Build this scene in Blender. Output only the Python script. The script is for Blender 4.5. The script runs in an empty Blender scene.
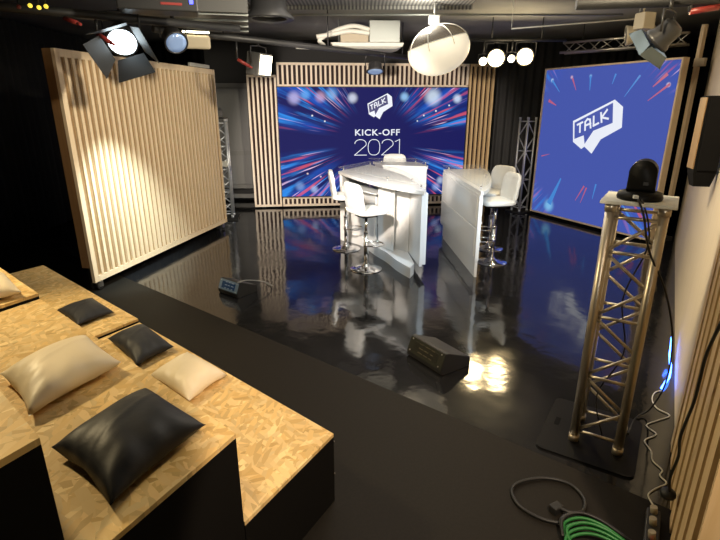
import bpy, bmesh, math, random
from mathutils import Vector, Matrix
random.seed(7)
PI = math.pi
SC = bpy.context.scene
COL = SC.collection

# ------------------------------------------------------------------ materials
def mat(name, color=(.8,.8,.8), rough=.5, metal=0.0, emit=None, estr=1.0, spec=.5, coat=0.0):
    m = bpy.data.materials.new(name); m.use_nodes = True
    b = m.node_tree.nodes['Principled BSDF']
    b.inputs['Base Color'].default_value = (*color, 1)
    b.inputs['Roughness'].default_value = rough
    b.inputs['Metallic'].default_value = metal
    b.inputs['Specular IOR Level'].default_value = spec
    b.inputs['Coat Weight'].default_value = coat
    if emit:
        b.inputs['Emission Color'].default_value = (*emit, 1)
        b.inputs['Emission Strength'].default_value = estr
    return m

class NT:
    """small node-building helper"""
    def __init__(s, m):
        s.m = m; s.t = m.node_tree; s.bsdf = s.t.nodes['Principled BSDF']
    def n(s, typ, **kw):
        nd = s.t.nodes.new(typ)
        for k, v in kw.items(): setattr(nd, k, v)
        return nd
    def l(s, a, b): s.t.links.new(a, b)
    def put(s, sock, v):
        if isinstance(v, bpy.types.NodeSocket): s.l(v, sock)
        else: sock.default_value = v
    def math(s, op, a, b=None, c=None, clamp=False):
        nd = s.n('ShaderNodeMath', operation=op, use_clamp=clamp)
        s.put(nd.inputs[0], a)
        if b is not None: s.put(nd.inputs[1], b)
        if c is not None: s.put(nd.inputs[2], c)
        return nd.outputs[0]
    def smooth(s, v, a, b, lo=0.0, hi=1.0):
        nd = s.n('ShaderNodeMapRange', interpolation_type='SMOOTHSTEP')
        s.put(nd.inputs['Value'], v)
        nd.inputs['From Min'].default_value = a; nd.inputs['From Max'].default_value = b
        nd.inputs['To Min'].default_value = lo; nd.inputs['To Max'].default_value = hi
        return nd.outputs['Result']
    def mix(s, f, a, b, blend='MIX'):
        nd = s.n('ShaderNodeMix', data_type='RGBA', blend_type=blend)
        s.put(nd.inputs['Factor'], f)
        s.put(nd.inputs['A'], a if isinstance(a, bpy.types.NodeSocket) else (*a, 1))
        s.put(nd.inputs['B'], b if isinstance(b, bpy.types.NodeSocket) else (*b, 1))
        return nd.outputs['Result']
    def noise(s, vec, scale, detail=2.0, rough=.5):
        nd = s.n('ShaderNodeTexNoise')
        if vec is not None: s.l(vec, nd.inputs['Vector'])
        nd.inputs['Scale'].default_value = scale; nd.inputs['Detail'].default_value = detail
        nd.inputs['Roughness'].default_value = rough
        return nd
    def ramp(s, fac, stops):
        nd = s.n('ShaderNodeValToRGB'); e = nd.color_ramp.elements
        while len(e) < len(stops): e.new(.5)
        for el, (p, c) in zip(e, stops): el.position = p; el.color = (*c, 1)
        s.l(fac, nd.inputs[0]); return nd.outputs[0]
    def coord(s, which='Object'): return s.n('ShaderNodeTexCoord').outputs[which]
    def mapping(s, vec, scale=(1,1,1), rot=(0,0,0), loc=(0,0,0)):
        nd = s.n('ShaderNodeMapping'); s.l(vec, nd.inputs['Vector'])
        nd.inputs['Scale'].default_value = scale; nd.inputs['Rotation'].default_value = rot
        nd.inputs['Location'].default_value = loc
        return nd.outputs[0]
    def bump(s, h, strength=.2, dist=.01):
        nd = s.n('ShaderNodeBump'); s.l(h, nd.inputs['Height'])
        nd.inputs['Strength'].default_value = strength; nd.inputs['Distance'].default_value = dist
        s.l(nd.outputs[0], s.bsdf.inputs['Normal'])

def wood(name, c1, c2, rough=.5, sc=(14,14,1.2)):
    m = mat(name, c1, rough); t = NT(m)
    v = t.mapping(t.coord(), sc)
    n = t.noise(v, 2.2, 4, .6)
    t.l(t.ramp(n.outputs['Fac'], [(.3, c2), (.7, c1)]), t.bsdf.inputs['Base Color'])
    return m

M = {}
M['pine'] = wood('pine_slat', (.80,.65,.45), (.73,.57,.37))
M['pine_pale'] = wood('pine_pale_slat', (.90,.78,.63), (.84,.71,.55))
M['pine_gold'] = wood('pine_gold', (.72,.53,.29), (.64,.45,.22))
M['ply'] = wood('ply_back', (.33,.215,.105), (.28,.175,.08))
M['darkback'] = mat('dark_backing', (.035,.015,.012), .8)
M['brownback'] = wood('brown_backing', (.25,.14,.06), (.2,.11,.045))
M['beige'] = wood('beige_board', (.72,.62,.46), (.66,.56,.41), .6, (9,9,.5))
M['black'] = mat('black_paint', (.012,.012,.012), .55)
M['blackfab'] = mat('black_curtain', (.008,.008,.009), .95, spec=.1)
M['greyfab'] = mat('grey_curtain', (.05,.05,.05), .9, spec=.15)
M['blackmetal'] = mat('black_metal', (.015,.015,.016), .4, spec=.5)
M['charcoal'] = mat('charcoal_plastic', (.03,.03,.032), .45)
M['white'] = mat('white_laminate', (.77,.77,.755), .28, coat=.2)
M['leather'] = mat('white_leatherette', (.72,.71,.665), .38)
M['chrome'] = mat('chrome', (.75,.75,.77), .08, 1.0)
M['alu'] = mat('aluminium', (.62,.60,.56), .33, 1.0)
M['aluwhite'] = mat('pale_aluminium', (.66,.69,.72), .35, .55)
M['galv'] = mat('galvanised', (.30,.32,.30), .45, .6)
M['grey'] = mat('grey_paint', (.22,.22,.21), .55)
M['ductgrey'] = mat('dark_duct_grey', (.06,.06,.058), .5)
M['riserblack'] = mat('riser_black_side', (.005,.0045,.004), .6, spec=.2)
M['tan'] = mat('tan_paint', (.36,.31,.22), .5)
M['pale'] = mat('pale_paint', (.62,.62,.56), .5)
M['red'] = mat('red_paint', (.22,.025,.02), .4)
M['camblack'] = mat('camera_black', (.004,.004,.004), .5, spec=.15)
M['rubber'] = mat('cable_rubber', (.012,.012,.012), .5)
M['green'] = mat('green_cable', (.015,.15,.03), .45)
M['wirewhite'] = mat('white_wire', (.6,.58,.5), .5)
M['bluelens'] = mat('blue_coated_lens', (.25,.35,.55), .12, .5, emit=(.35,.5,.8), estr=.35)
M['lampwarm'] = mat('warm_lamp', (1,1,1), .4, emit=(1,.74,.34), estr=22)
M['lampfront'] = mat('warm_flood', (1,1,1), .4, emit=(1,.88,.62), estr=9)
M['lampcool'] = mat('cool_lamp', (1,1,1), .4, emit=(.78,.93,1), estr=11)
M['lampsmall'] = mat('small_warm_lamp', (1,1,1), .4, emit=(1,.88,.6), estr=10)
M['yellowled'] = mat('yellow_indicator', (1,.8,.1), .4, emit=(1,.75,.08), estr=1.1)
M['blueled'] = mat('blue_indicator', (.1,.1,1), .4, emit=(.05,.08,1), estr=3)
M['redled'] = mat('red_indicator', (1,.1,.1), .4, emit=(1,.12,.1), estr=2)
M['bluestrip'] = mat('blue_led_strip', (.2,.3,1), .4, emit=(.04,.16,1), estr=16)
M['silverdoor'] = mat('silver_barn_door', (.13,.17,.20), .3, .7)

def make_glass(name, tint=(.9,.95,.95), mixf=.22):
    m = bpy.data.materials.new(name); m.use_nodes = True
    t = m.node_tree; t.nodes.clear()
    o = t.nodes.new('ShaderNodeOutputMaterial'); mx = t.nodes.new('ShaderNodeMixShader')
    tr = t.nodes.new('ShaderNodeBsdfTransparent'); tr.inputs[0].default_value = (*tint, 1)
    gl = t.nodes.new('ShaderNodeBsdfPrincipled'); gl.inputs['Base Color'].default_value = (.9,.9,.88,1); gl.inputs['Roughness'].default_value = .08
    mx.inputs[0].default_value = mixf
    t.links.new(tr.outputs[0], mx.inputs[1]); t.links.new(gl.outputs[0], mx.inputs[2]); t.links.new(mx.outputs[0], o.inputs[0])
    return m
M['acrylic'] = make_glass('clear_acrylic', (.97,.97,.96), .10)
M['smoke'] = make_glass('smoky_film', (.55,.5,.42), .12)
M['paneglass'] = make_glass('dark_pane', (.25,.27,.27), .3)

def floor_mats():
    m = mat('black_vinyl', (.012,.012,.013), .1, spec=.75); t = NT(m)
    c = t.coord()
    n1 = t.noise(t.mapping(c, (1,1,1), (0,0,.6)), 2.6, 3)
    n2 = t.noise(c, 26, 2)
    h = t.math('ADD', n1.outputs['Fac'], t.math('MULTIPLY', n2.outputs['Fac'], .05))
    t.bump(h, .13, .035)
    t.l(t.smooth(t.noise(c, 1.3, 4, .65).outputs['Fac'], .3, .75, .055, .15), t.bsdf.inputs['Roughness'])
    M['vinyl'] = m
    m = mat('matte_brown_black_floor', (.012,.010,.008), .6, spec=.15); t = NT(m)
    n = t.noise(t.coord(), 60, 3, .7)
    t.l(t.ramp(n.outputs['Fac'], [(.3,(.0105,.0088,.0068)),(.7,(.0155,.013,.0098))]), t.bsdf.inputs['Base Color'])
    M['floor'] = m
floor_mats()

def ceiling_mats():
    m = mat('dark_ceiling', (.085,.085,.078), .8, spec=.2); t = NT(m)
    n = t.noise(t.coord(), 1.1, 4)
    t.l(t.ramp(n.outputs['Fac'], [(.3,(.24,.24,.22)),(.75,(.36,.36,.33))]), t.bsdf.inputs['Base Color'])
    M['ceil'] = m
    m = mat('perforated_grille', (.1,.1,.095), .6); t = NT(m)
    w = t.n('ShaderNodeTexWave'); t.l(t.mapping(t.coord(), (1,0,0)), w.inputs['Vector']); w.inputs['Scale'].default_value = 7
    t.l(t.ramp(w.outputs['Fac'], [(.35,(.06,.06,.06)),(.65,(.22,.22,.20))]), t.bsdf.inputs['Base Color'])
    M['grille'] = m
ceiling_mats()

def osb():
    m = mat('oriented_strand_board', (.6,.4,.15), .55, spec=.3); t = NT(m)
    c = t.coord(); warp = t.noise(c, 5, 2)
    vs = t.n('ShaderNodeVectorMath', operation='SCALE'); t.l(warp.outputs['Color'], vs.inputs[0]); vs.inputs['Scale'].default_value = .03
    va = t.n('ShaderNodeVectorMath', operation='ADD'); t.l(c, va.inputs[0]); t.l(vs.outputs[0], va.inputs[1])
    col = None
    cols = [(.72,.50,.22),(.66,.44,.17),(.82,.61,.30),(.60,.39,.145),(.76,.54,.25),(.70,.47,.19)]
    for i, ang in enumerate((.25, 1.2, 2.1, 2.8, .8, 1.7)):
        v = t.n('ShaderNodeTexVoronoi'); v.inputs['Scale'].default_value = 1.0
        t.l(t.mapping(t.mapping(va.outputs[0], (1,1,1), (0,0,ang)), (8+1.2*i, 34+3*i, 1), (0,0,0), (i*3.3, i*1.7, 0)), v.inputs['Vector'])
        sep = t.n('ShaderNodeSeparateColor'); t.l(v.outputs['Color'], sep.inputs[0])
        chip = t.ramp(sep.outputs[0], [(0, tuple(x*.84 for x in cols[i])), (1, tuple(min(1,x*1.14) for x in cols[i]))])
        if col is None: col = chip
        else: col = t.mix(t.smooth(sep.outputs[1], .72, .75), col, chip)
    t.l(col, t.bsdf.inputs['Base Color'])
    n = t.noise(c, 40, 3); t.bump(n.outputs['Fac'], .15, .004)
    M['osb'] = m
osb()
def fabric(name, c, rough=.6):
    m = mat(name, c, rough, spec=.35); m.node_tree.nodes['Principled BSDF'].inputs['Sheen Weight'].default_value = .0
    t = NT(m); n = t.noise(t.coord(), 14, 3); t.bump(n.outputs['Fac'], .25, .01)
    return m
M['cream'] = fabric('cream_satin', (.86,.73,.52), .45)
M['darkfab'] = fabric('charcoal_fabric', (.015,.0155,.019), .5)
M['navyfab'] = fabric('dark_slate_fabric', (.026,.027,.033), .55)

def display(name, W, H, z0, base, amount, centre, rin, rout, bokeh, est=1.0):
    m = mat(name, (.004,.004,.006), .6, spec=.06); t = NT(m)
    sp = t.n('ShaderNodeSeparateXYZ'); t.l(t.coord(), sp.inputs[0])
    X = t.math('SUBTRACT', sp.outputs[0], centre[0]); Y = t.math('SUBTRACT', sp.outputs[2], centre[1])
    Xs = t.math('MULTIPLY', X, .75)
    r = t.math('SQRT', t.math('ADD', t.math('MULTIPLY', Xs, Xs), t.math('MULTIPLY', Y, Y)))
    ang = t.math('ARCTAN2', Y, X)
    sn = t.math('ABSOLUTE', t.math('DIVIDE', Y, t.math('MAXIMUM', r, .001)))
    def vec(ka, kr, z):
        cb = t.n('ShaderNodeCombineXYZ'); t.l(t.math('MULTIPLY', ang, ka), cb.inputs[0]); t.l(t.math('MULTIPLY', r, kr), cb.inputs[1]); cb.inputs[2].default_value = z
        return cb.outputs[0]
    mask = t.math('MULTIPLY', t.smooth(r, rin, rout), t.math('MULTIPLY', t.smooth(sn, .13, .30), t.smooth(sn, .80, .97, 1, .0)))
    nb = t.noise(vec(6, .8, 1.0), 1.0, 2)
    broad = t.math('MULTIPLY', t.smooth(nb.outputs['Fac'], .38, .72), mask)
    n1 = t.noise(vec(17, 1.0, 4.0), 1.0, 3)
    st1 = t.math('MULTIPLY', t.smooth(n1.outputs['Fac'], .50, .66), mask)
    n2 = t.noise(vec(24, 1.1, 9.3), 1.0, 2)
    st2 = t.math('MULTIPLY', t.math('MULTIPLY', t.smooth(n2.outputs['Fac'], .57, .70), .8), mask)
    n3 = t.noise(vec(40, 1.6, 15.0), 1.0, 1)
    st3 = t.math('MULTIPLY', t.smooth(n3.outputs['Fac'], .62, .74), mask)
    c = t.mix(t.math('MULTIPLY', broad, amount*.8), base, (.010,.11,.62))
    c = t.mix(t.math('MULTIPLY', st1, amount*.85), c, (.03,.30,.92))
    c = t.mix(t.math('MULTIPLY', st2, amount*.9), c, (.80,.11,.16))
    c = t.mix(t.math('MULTIPLY', st3, amount), c, (.85,.55,.80))
    for (u, z, rad, cl, a) in bokeh:
        vm = t.n('ShaderNodeVectorMath', operation='DISTANCE'); t.l(t.coord(), vm.inputs[0]); vm.inputs[1].default_value = (u, 0, z)
        c = t.mix(t.smooth(vm.outputs['Value'], rad*.25, rad*1.25, a, 0), c, cl)
    t.l(c, t.bsdf.inputs['Emission Color']); t.bsdf.inputs['Emission Strength'].default_value = est
    return m

# ------------------------------------------------------------------ mesh helpers
def box(bm, c, s, rot=None, bev=0.0, seg=2):
    r = bmesh.ops.create_cube(bm, size=1)
    vs = r['verts']; bmesh.ops.scale(bm, vec=s, verts=vs)
    if bev:
        es = list({e for v in vs for e in v.link_edges})
        rb = bmesh.ops.bevel(bm, geom=es, offset=bev, segments=seg, profile=.5, affect='EDGES')
        vs = list({v for f in rb['faces'] for v in f.verts} | {v for v in vs if v.is_valid})
        vs = [v for v in vs if v.is_valid]
    mt = Matrix.Translation(c)
    if rot is not None: mt = mt @ (rot.to_4x4() if not isinstance(rot, Matrix) or len(rot) == 3 else rot)
    bmesh.ops.transform(bm, matrix=mt, verts=vs)
def RZ(a): return Matrix.Rotation(a, 4, 'Z')
def RX(a): return Matrix.Rotation(a, 4, 'X')
def RY(a): return Matrix.Rotation(a, 4, 'Y')
def prism(bm, pts, z0, z1, smooth=False):
    """vertical prism over a plan polygon"""
    a = [bm.verts.new((x, y, z0)) for x, y in pts]; b = [bm.verts.new((x, y, z1)) for x, y in pts]
    n = len(pts); fs = [bm.faces.new(a[::-1]), bm.faces.new(b)]
    for i in range(n):
        f = bm.faces.new((a[i], a[(i+1) % n], b[(i+1) % n], b[i])); f.smooth = smooth
def slab(bm, pts, y0, y1):
    """extrude an (x,z) outline along y"""
    a = [bm.verts.new((x, y0, z)) for x, z in pts]; b = [bm.verts.new((x, y1, z)) for x, z in pts]
    n = len(pts); bm.faces.new(a); bm.faces.new(b[::-1])
    for i in range(n): bm.faces.new((a[i], b[i], b[(i+1) % n], a[(i+1) % n]))
def tube(bm, pts, r, seg=10, closed=False):
    pts = [Vector(p) for p in pts]; n = len(pts); rings = []
    up = Vector((0,0,1)); prev = None
    for i, p in enumerate(pts):
        if closed: d = pts[(i+1) % n] - pts[i-1]
        else: d = pts[min(i+1, n-1)] - pts[max(i-1, 0)]
        d.normalize()
        if prev is None:
            a = d.cross(up) if abs(d.z) < .95 else d.cross(Vector((1,0,0)))
        else: a = prev - d*prev.dot(d)
        a.normalize(); prev = a; b = d.cross(a)
        rings.append([bm.verts.new(p + (a*math.cos(2*PI*k/seg) + b*math.sin(2*PI*k/seg))*r) for k in range(seg)])
    for i in range(n if closed else n-1):
        A, B = rings[i], rings[(i+1) % n]
        for k in range(seg):
            f = bm.faces.new((A[k], A[(k+1) % seg], B[(k+1) % seg], B[k])); f.smooth = True
    if not closed:
        bm.faces.new(rings[0][::-1]); bm.faces.new(rings[-1])
def lathe(bm, prof, seg=32, mt=None):
    """prof: list of (r,z) revolved about z"""
    rings = []
    for r, z in prof:
        rings.append([bm.verts.new((r*math.cos(2*PI*k/seg), r*math.sin(2*PI*k/seg), z)) for k in range(seg)] if r > 1e-5 else [bm.verts.new((0,0,z))])
    for A, B in zip(rings, rings[1:]):
        for k in range(seg):
            if len(A) == 1 and len(B) == 1: continue
            if len(A) == 1: f = bm.faces.new((A[0], B[(k+1) % seg], B[k]))
            elif len(B) == 1: f = bm.faces.new((A[k], A[(k+1) % seg], B[0]))
            else: f = bm.faces.new((A[k], A[(k+1) % seg], B[(k+1) % seg], B[k]))
            f.smooth = True
    if mt is not None: bmesh.ops.transform(bm, matrix=mt, verts=[v for R in rings for v in R])
def spow(v, e): return math.copysign(abs(v)**e, v)
def superquad(bm, a, b, c, e1, e2, mt=None, nu=48, nv=20, fn=None):
    """rounded cushion: half sizes a,b (outline) and c (thickness)"""
    rows = []
    for j in range(1, nv):
        eta = -PI/2 + PI*j/nv
        row = []
        for i in range(nu):
            w = -PI + 2*PI*i/nu
            p = Vector((a*spow(math.cos(eta), e1)*spow(math.cos(w), e2), b*spow(math.cos(eta), e1)*spow(math.sin(w), e2), c*spow(math.sin(eta), e1)))
            if fn: p = fn(p)
            row.append(bm.verts.new(p))
        rows.append(row)
    bot = Vector((0,0,-c)); top = Vector((0,0,c))
    if fn: bot, top = fn(bot), fn(top)
    vb, vt = bm.verts.new(bot), bm.verts.new(top)
    for A, B in zip(rows, rows[1:]):
        for i in range(nu): bm.faces.new((A[i], A[(i+1) % nu], B[(i+1) % nu], B[i])).smooth = True
    for i in range(nu):
        bm.faces.new((vb, rows[0][(i+1) % nu], rows[0][i])).smooth = True
        bm.faces.new((vt, rows[-1][i], rows[-1][(i+1) % nu])).smooth = True
    if mt is not None: bmesh.ops.transform(bm, matrix=mt, verts=[v for R in rows for v in R] + [vb, vt])

def obj(name, bm, m, parent=None, loc=None, rotz=None):
    bmesh.ops.recalc_face_normals(bm, faces=bm.faces)
    me = bpy.data.meshes.new(name); bm.to_mesh(me); bm.free()
    me.materials.append(m)
    o = bpy.data.objects.new(name, me); COL.objects.link(o)
    if parent is not None: o.parent = parent
    if loc is not None: o.location = loc
    if rotz is not None: o.rotation_euler = (0, 0, rotz)
    return o
def tag(o, label, cat, group=None):
    o['label'] = label; o['category'] = cat
    if group: o['group'] = group
    return o
def thing(name, label, cat, loc=(0,0,0), rotz=0.0, group=None):
    o = bpy.data.objects.new(name, None); COL.objects.link(o)
    o.empty_display_size = .1
    o.location = loc; o.rotation_euler = (0, 0, rotz)
    return tag(o, label, cat, group)
def struct(name, bm, m, **k):
    o = obj(name, bm, m, **k)
    o['kind'] = 'structure'; return o
def dup(root, loc, rotz, label, lift=0.0):
    r = root.copy(); COL.objects.link(r); r.location = loc; r.rotation_euler = (0, 0, rotz); r['label'] = label
    for ch in list(root.children):
        c = ch.copy(); COL.objects.link(c); c.parent = r
        if lift and ch.name.split('.')[0] in ('piston','seat','seat_plate','backrest'): c.location.z += lift
        for g in list(ch.children):
            d = g.copy(); COL.objects.link(d); d.parent = c
    return r
B = bmesh.new

# ------------------------------------------------------------------ camera
cam = bpy.data.cameras.new('camera'); co = bpy.data.objects.new('camera', cam); COL.objects.link(co)
co.location = (0, 0, 1.9); co.rotation_euler = (math.radians(90-18.43), 0, 0)
cam.sensor_fit = 'HORIZONTAL'; cam.sensor_width = 36; cam.lens = 494.0/720*36; cam.clip_start = .05; cam.clip_end = 100
SC.camera = co

# ------------------------------------------------------------------ room shell
CZ = 3.1
XL, XR, YF, YB = -5.2, 6.4, -1.6, 10.5
def edge_y(x): return 3.2 - .814*x
bm = B(); prism(bm, [(XL,YF),(XR,YF),(XR,YF+.0),(XR,edge_y(XR)) if edge_y(XR) > YF else (XR,YF+.01),((3.2-YF)/.814-.001,YF+.001),(XL,edge_y(XL))], -.08, 0) if False else prism(bm, [(XL,YF),((3.2-YF)/.814,YF),(XL,edge_y(XL))], -.08, 0)
struct('floor', bm, M['floor'])
bm = B(); prism(bm, [((3.2-YF)/.814,YF),(XR,YF),(XR,YB),(XL,YB),(XL,edge_y(XL))], -.08, 0)
struct('floor', bm, M['vinyl'])
bm = B(); box(bm, ((XL+XR)/2,(YF+YB)/2,CZ+.05), (XR-XL+.2,YB-YF+.2,.1)); struct('ceiling', bm, M['ceil'])
bm = B(); box(bm, ((XL+XR)/2,YB+.05,CZ/2), (XR-XL+.2,.1,CZ)); struct('wall_back', bm, M['greyfab'])
bm = B(); box(bm, (XL-.05,(YF+YB)/2,CZ/2), (.1,YB-YF,CZ)); struct('wall_left', bm, M['blackfab'])
bm = B(); box(bm, (XR+.05,(YF+YB)/2,CZ/2), (.1,YB-YF,CZ)); struct('wall_right', bm, M['blackfab'])
bm = B(); box(bm, ((XL+XR)/2,YF-.05,CZ/2), (XR-XL+.2,.1,CZ)); struct('wall_front', bm, M['blackfab'])

# curtains -----------------------------------------------------------
def curtain(name, p0, p1, z0, z1, m, label, pitch=.16, amp=.035):
    p0, p1 = Vector(p0), Vector(p1); d = p1-p0; L = d.length; d.normalize(); nrm = Vector((-d.y, d.x))
    n = int(L/pitch*8); bm = B(); rows = []
    for k, z in enumerate((z0, z0+.4*(z1-z0), z1)):
        row = []
        for i in range(n+1):
            s = L*i/n; a = amp*(1+.25*math.sin(s*3.1))*math.sin(2*PI*s/pitch + .6*math.sin(s*2.3)) * (1, .9, .75)[k]
            q = p0 + d*s + nrm*a; row.append(bm.verts.new((q.x, q.y, z)))
        rows.append(row)
    for A, Bq in zip(rows, rows[1:]):
        for i in range(n): bm.faces.new((A[i], A[i+1], Bq[i+1], Bq[i])).smooth = True
    o = obj(name, bm, m); s = o.modifiers.new('thick', 'SOLIDIFY'); s.thickness = .006
    return tag(o, label, 'curtain')
curtain('stage_curtain', (2.55,10.25), (5.4,9.95), .02, 3.05, M['greyfab'], 'dark grey pleated curtain hanging between the slatted backdrop and the blue panel')
curtain('stage_curtain', (-5.0,5.2), (-5.0,10.2), .02, 3.05, M['greyfab'], 'black pleated curtain hanging at far left behind the standing slatted partition')
curtain('stage_curtain', (-4.95,10.25), (-3.0,10.3), .02, 3.05, M['blackfab'], 'black pleated curtain left of the dark glazed door')

# glazed door in the back wall ----------------------------------------
def glazed_door():
    root = thing('door', 'x', 'door', (-3.0,10.34,0), 0)
    for k in ('label','category'): del root[k]
    root.name = 'door_1'; root['kind'] = 'structure'
    bm = B()
    for x in (.03, .97): box(bm, (x,0,1.15), (.075,.06,2.3))
    for z in (.1, .30, .98, 2.27): box(bm, (.5,0,z), (.9,.055,.085))
    obj('door_frame', bm, M['grey'], root)
    bm = B(); box(bm, (.5,.0,.64), (.865,.01,.59)); box(bm, (.5,0,1.62), (.865,.01,1.2)); obj('pane', bm, M['paneglass'], root)
    bm = B(); box(bm, (.9,-.06,1.05), (.02,.04,.14), bev=.005); obj('door_handle', bm, M['alu'], root)
glazed_door()

# partition wall along the right ----------------------------------------
WA = Vector((1.88-4.86,2.48-7.40)).normalized()                         # towards the camera along the wall
W0 = Vector((4.86,7.40)); WY = math.atan2(WA.y, WA.x)
WL = (W0 - Vector((1.88,2.48))).length
bm = B(); box(bm, (WL/2, .06, 1.55), (WL, .12, CZ)); struct('wall_partition', bm, M['beige'], loc=(W0.x,W0.y,0), rotz=WY)
# slatted cladding panel at its near end
t = thing('slatted_panel', 'tall slatted timber panel at right edge, ending the beige partition wall', 'slatted panel', (1.88,2.48,0), WY)
PLN = 1.34
bm = B(); box(bm, (PLN/2,.075,1.5), (PLN,.09,2.98)); obj('backing_board', bm, M['brownback'], t)
bm = B(); x = .10
while x < PLN-.02:
    box(bm, (x,.005,1.5), (.105,.05,2.98)); x += .165
obj('slats', bm, M['pine_gold'], t)
bm = B(); box(bm, (PLN+.012,.055,1.5), (.024,.13,2.98)); obj('end_board', bm, M['pine_gold'], t)
# pale upright in the gap by the blue panel
t = thing('timber_post', 'narrow pale timber post in the gap right of the blue logo panel', 'post', (4.50,7.12,0), -1.139)
bm = B(); box(bm, (0,0,1.45), (.045,.07,2.9)); obj('upright', bm, M['pine'], t)
bm = B(); box(bm, (0,0,.03), (.16,.2,.06)); obj('foot', bm, M['black'], t)
bm = B(); box(bm, (.05,-.03,2.44), (.14,.05,.10)); obj('bracket', bm, M['beige'], t)

# ------------------------------------------------------------------ slatted partition on the left
t = thing('slatted_partition', 'freestanding timber partition with vertical slats lit by a white spot at left', 'partition', (-2.811,4.932,0), 1.35)
L, Z0, Z1 = 2.988, .11, 2.40
bm = B(); box(bm, (L/2,.024,(Z0+Z1)/2), (L-.06,.014,Z1-Z0-.06)); obj('backing_board', bm, M['ply'], t)
bm = B()
for x, w in ((.03,.06),(L-.015,.03)): box(bm, (x,.012,(Z0+Z1)/2), (w,.036,Z1-Z0))
box(bm, (L/2,.012,Z1-.035), (L-.1,.036,.07)); box(bm, (L/2,.012,Z0+.03), (L-.1,.036,.06))
obj('frame', bm, M['pine'], t)
bm = B(); n = 32
for i in range(n):
    x = .10 + (L-.16)*(i+.35)/n
    box(bm, (x,.006,(Z0+Z1)/2), (.036,.022,Z1-Z0-.13))
obj('slats', bm, M['pine'], t)
bm = B(); box(bm, (.02,.08,(Z0+.16+Z1)/2), (.035,.10,Z1-Z0-.16)); box(bm, (L-.02,.08,(Z0+.16+Z1)/2), (.035,.10,Z1-Z0-.16)); box(bm, (L/2,.08,Z1-.02), (L-.08,.10,.035)); box(bm, (L/2,.08,Z0+.18), (L-.08,.10,.035))
obj('side_frame', bm, M['brownback'], t)
bm = B(); box(bm, (L*.86,-.005,Z1+.028), (.52,.03,.045)); obj('top_batten', bm, M['pale'], t)
for x in (.10, L-.10):
    for y in (.03, .11):
        c = B(); lathe(c, [(0,-.012),(.04,-.012),(.045,0),(.04,.012),(0,.012)], 20, Matrix.Translation((x,y,.046)) @ RX(PI/2)); ob = obj('caster', c, M['charcoal'], t)
        c = B(); box(c, (x,y,.075 if y < .1 else .17), (.05,.045,.07 if y < .1 else .26)); obj('caster_fork', c, M['alu'] if y < .1 else M['black'], ob)

# ------------------------------------------------------------------ slatted backdrop with the LED screen
BR = .103
t = thing('slatted_backdrop', 'pale slatted timber backdrop framing the big screen at the back', 'backdrop', (-1.5,9.56,0), BR)
def slat_field(x0, x1, z0, z1, m, name, pitch=.0875, rail=True, dep=.05):
    bm = B()
    if rail:
        box(bm, ((x0+x1)/2,0,z1-.02), (x1-x0,dep,.04)); box(bm, ((x0+x1)/2,0,z0+.018), (x1-x0,dep,.036))
    n = max(2, round((x1-x0)/pitch))
    for i in range(n+1):
        x = x0+.018 + (x1-x0-.036)*i/n
        box(bm, (x,0,(z0+z1)/2), (.036,dep,z1-z0-.02))
    return obj(name, bm, m, t)
slat_field(-.54,-.02,.03,2.42, M['pine_pale'], 'side_slats')
slat_field(.0,3.55,2.225,2.63, M['pine_pale'], 'header_slats')
slat_field(.0,3.55,.03,.215, M['pine_pale'], 'skirting_slats')
slat_field(3.57,4.05,.03,2.63, M['pine_gold'], 'side_slats', .095, True, .075)
bm = B(); box(bm, (-.28,.06,1.22), (.52,.02,2.36)); box(bm, (2.02,.06,1.33), (4.06,.02,2.58)); obj('backing_board', bm, M['darkback'], t)

SW, SZ0, SH = 3.545, .224, 1.992
scr = thing('led_screen', 'wide LED screen showing coloured light streaks and the words KICK-OFF 2021', 'screen', (-1.5,9.50,0), BR)
bok = [(.30,2.03,.13,(.55,.50,.85),.75),(.50,2.08,.10,(.15,.45,.95),.7),(.78,2.05,.11,(.75,.45,.65),.6),(.98,2.09,.12,(.25,.55,.95),.6),(1.37,2.03,.10,(.80,.85,1.0),.7),
       (2.34,2.05,.09,(.35,.65,1.0),.75),(2.88,2.05,.17,(.75,.88,1.0),.7),(3.35,2.02,.09,(.65,.78,1.0),.8),(3.1,.50,.08,(.65,.75,1.0),.55),(.35,.42,.10,(.3,.5,.95),.5),(.62,.36,.08,(.5,.65,1.0),.6),(3.02,.37,.09,(.4,.55,1.0),.5),
       (.62,1.72,.02,(1,1,1),.9),(.85,1.62,.018,(1,1,1),.9),(2.72,1.72,.018,(1,1,1),.9),(2.95,1.80,.02,(1,1,1),.9),(3.2,1.9,.018,(1,1,1),.9),(2.6,1.62,.015,(1,1,1),.9),(.75,.60,.02,(1,.8,.8),.8),(.5,.66,.022,(1,.75,.7),.8)]
M['screen'] = display('screen_graphic', SW, SH, SZ0, (.009,.010,.105), 1.0, (1.80,1.26), .50, 1.12, bok, 1.0)
bm = B(); box(bm, (SW/2,.02,SZ0+SH/2), (SW,.04,SH)); obj('display', bm, M['screen'], scr)
bm = B()
for z in (SZ0-.004, SZ0+SH+.004): box(bm, (SW/2,.015,z), (SW+.03,.06,.014))
for x in (-.007, SW+.007): box(bm, (x,.015,SZ0+SH/2), (.014,.06,SH))
obj('bezel', bm, M['black'], scr)
M['gfxwhite'] = mat('lit_white_graphic', (.05,.05,.05), .4, emit=(.86,.90,1.0), estr=.92)
M['gfxnavy'] = mat('lit_navy_graphic', (.02,.02,.02), .4, emit=(.012,.018,.14), estr=1)
M['gfxblue'] = mat('lit_blue_graphic', (.02,.02,.02), .4, emit=(.068,.105,.44), estr=.9)
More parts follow.
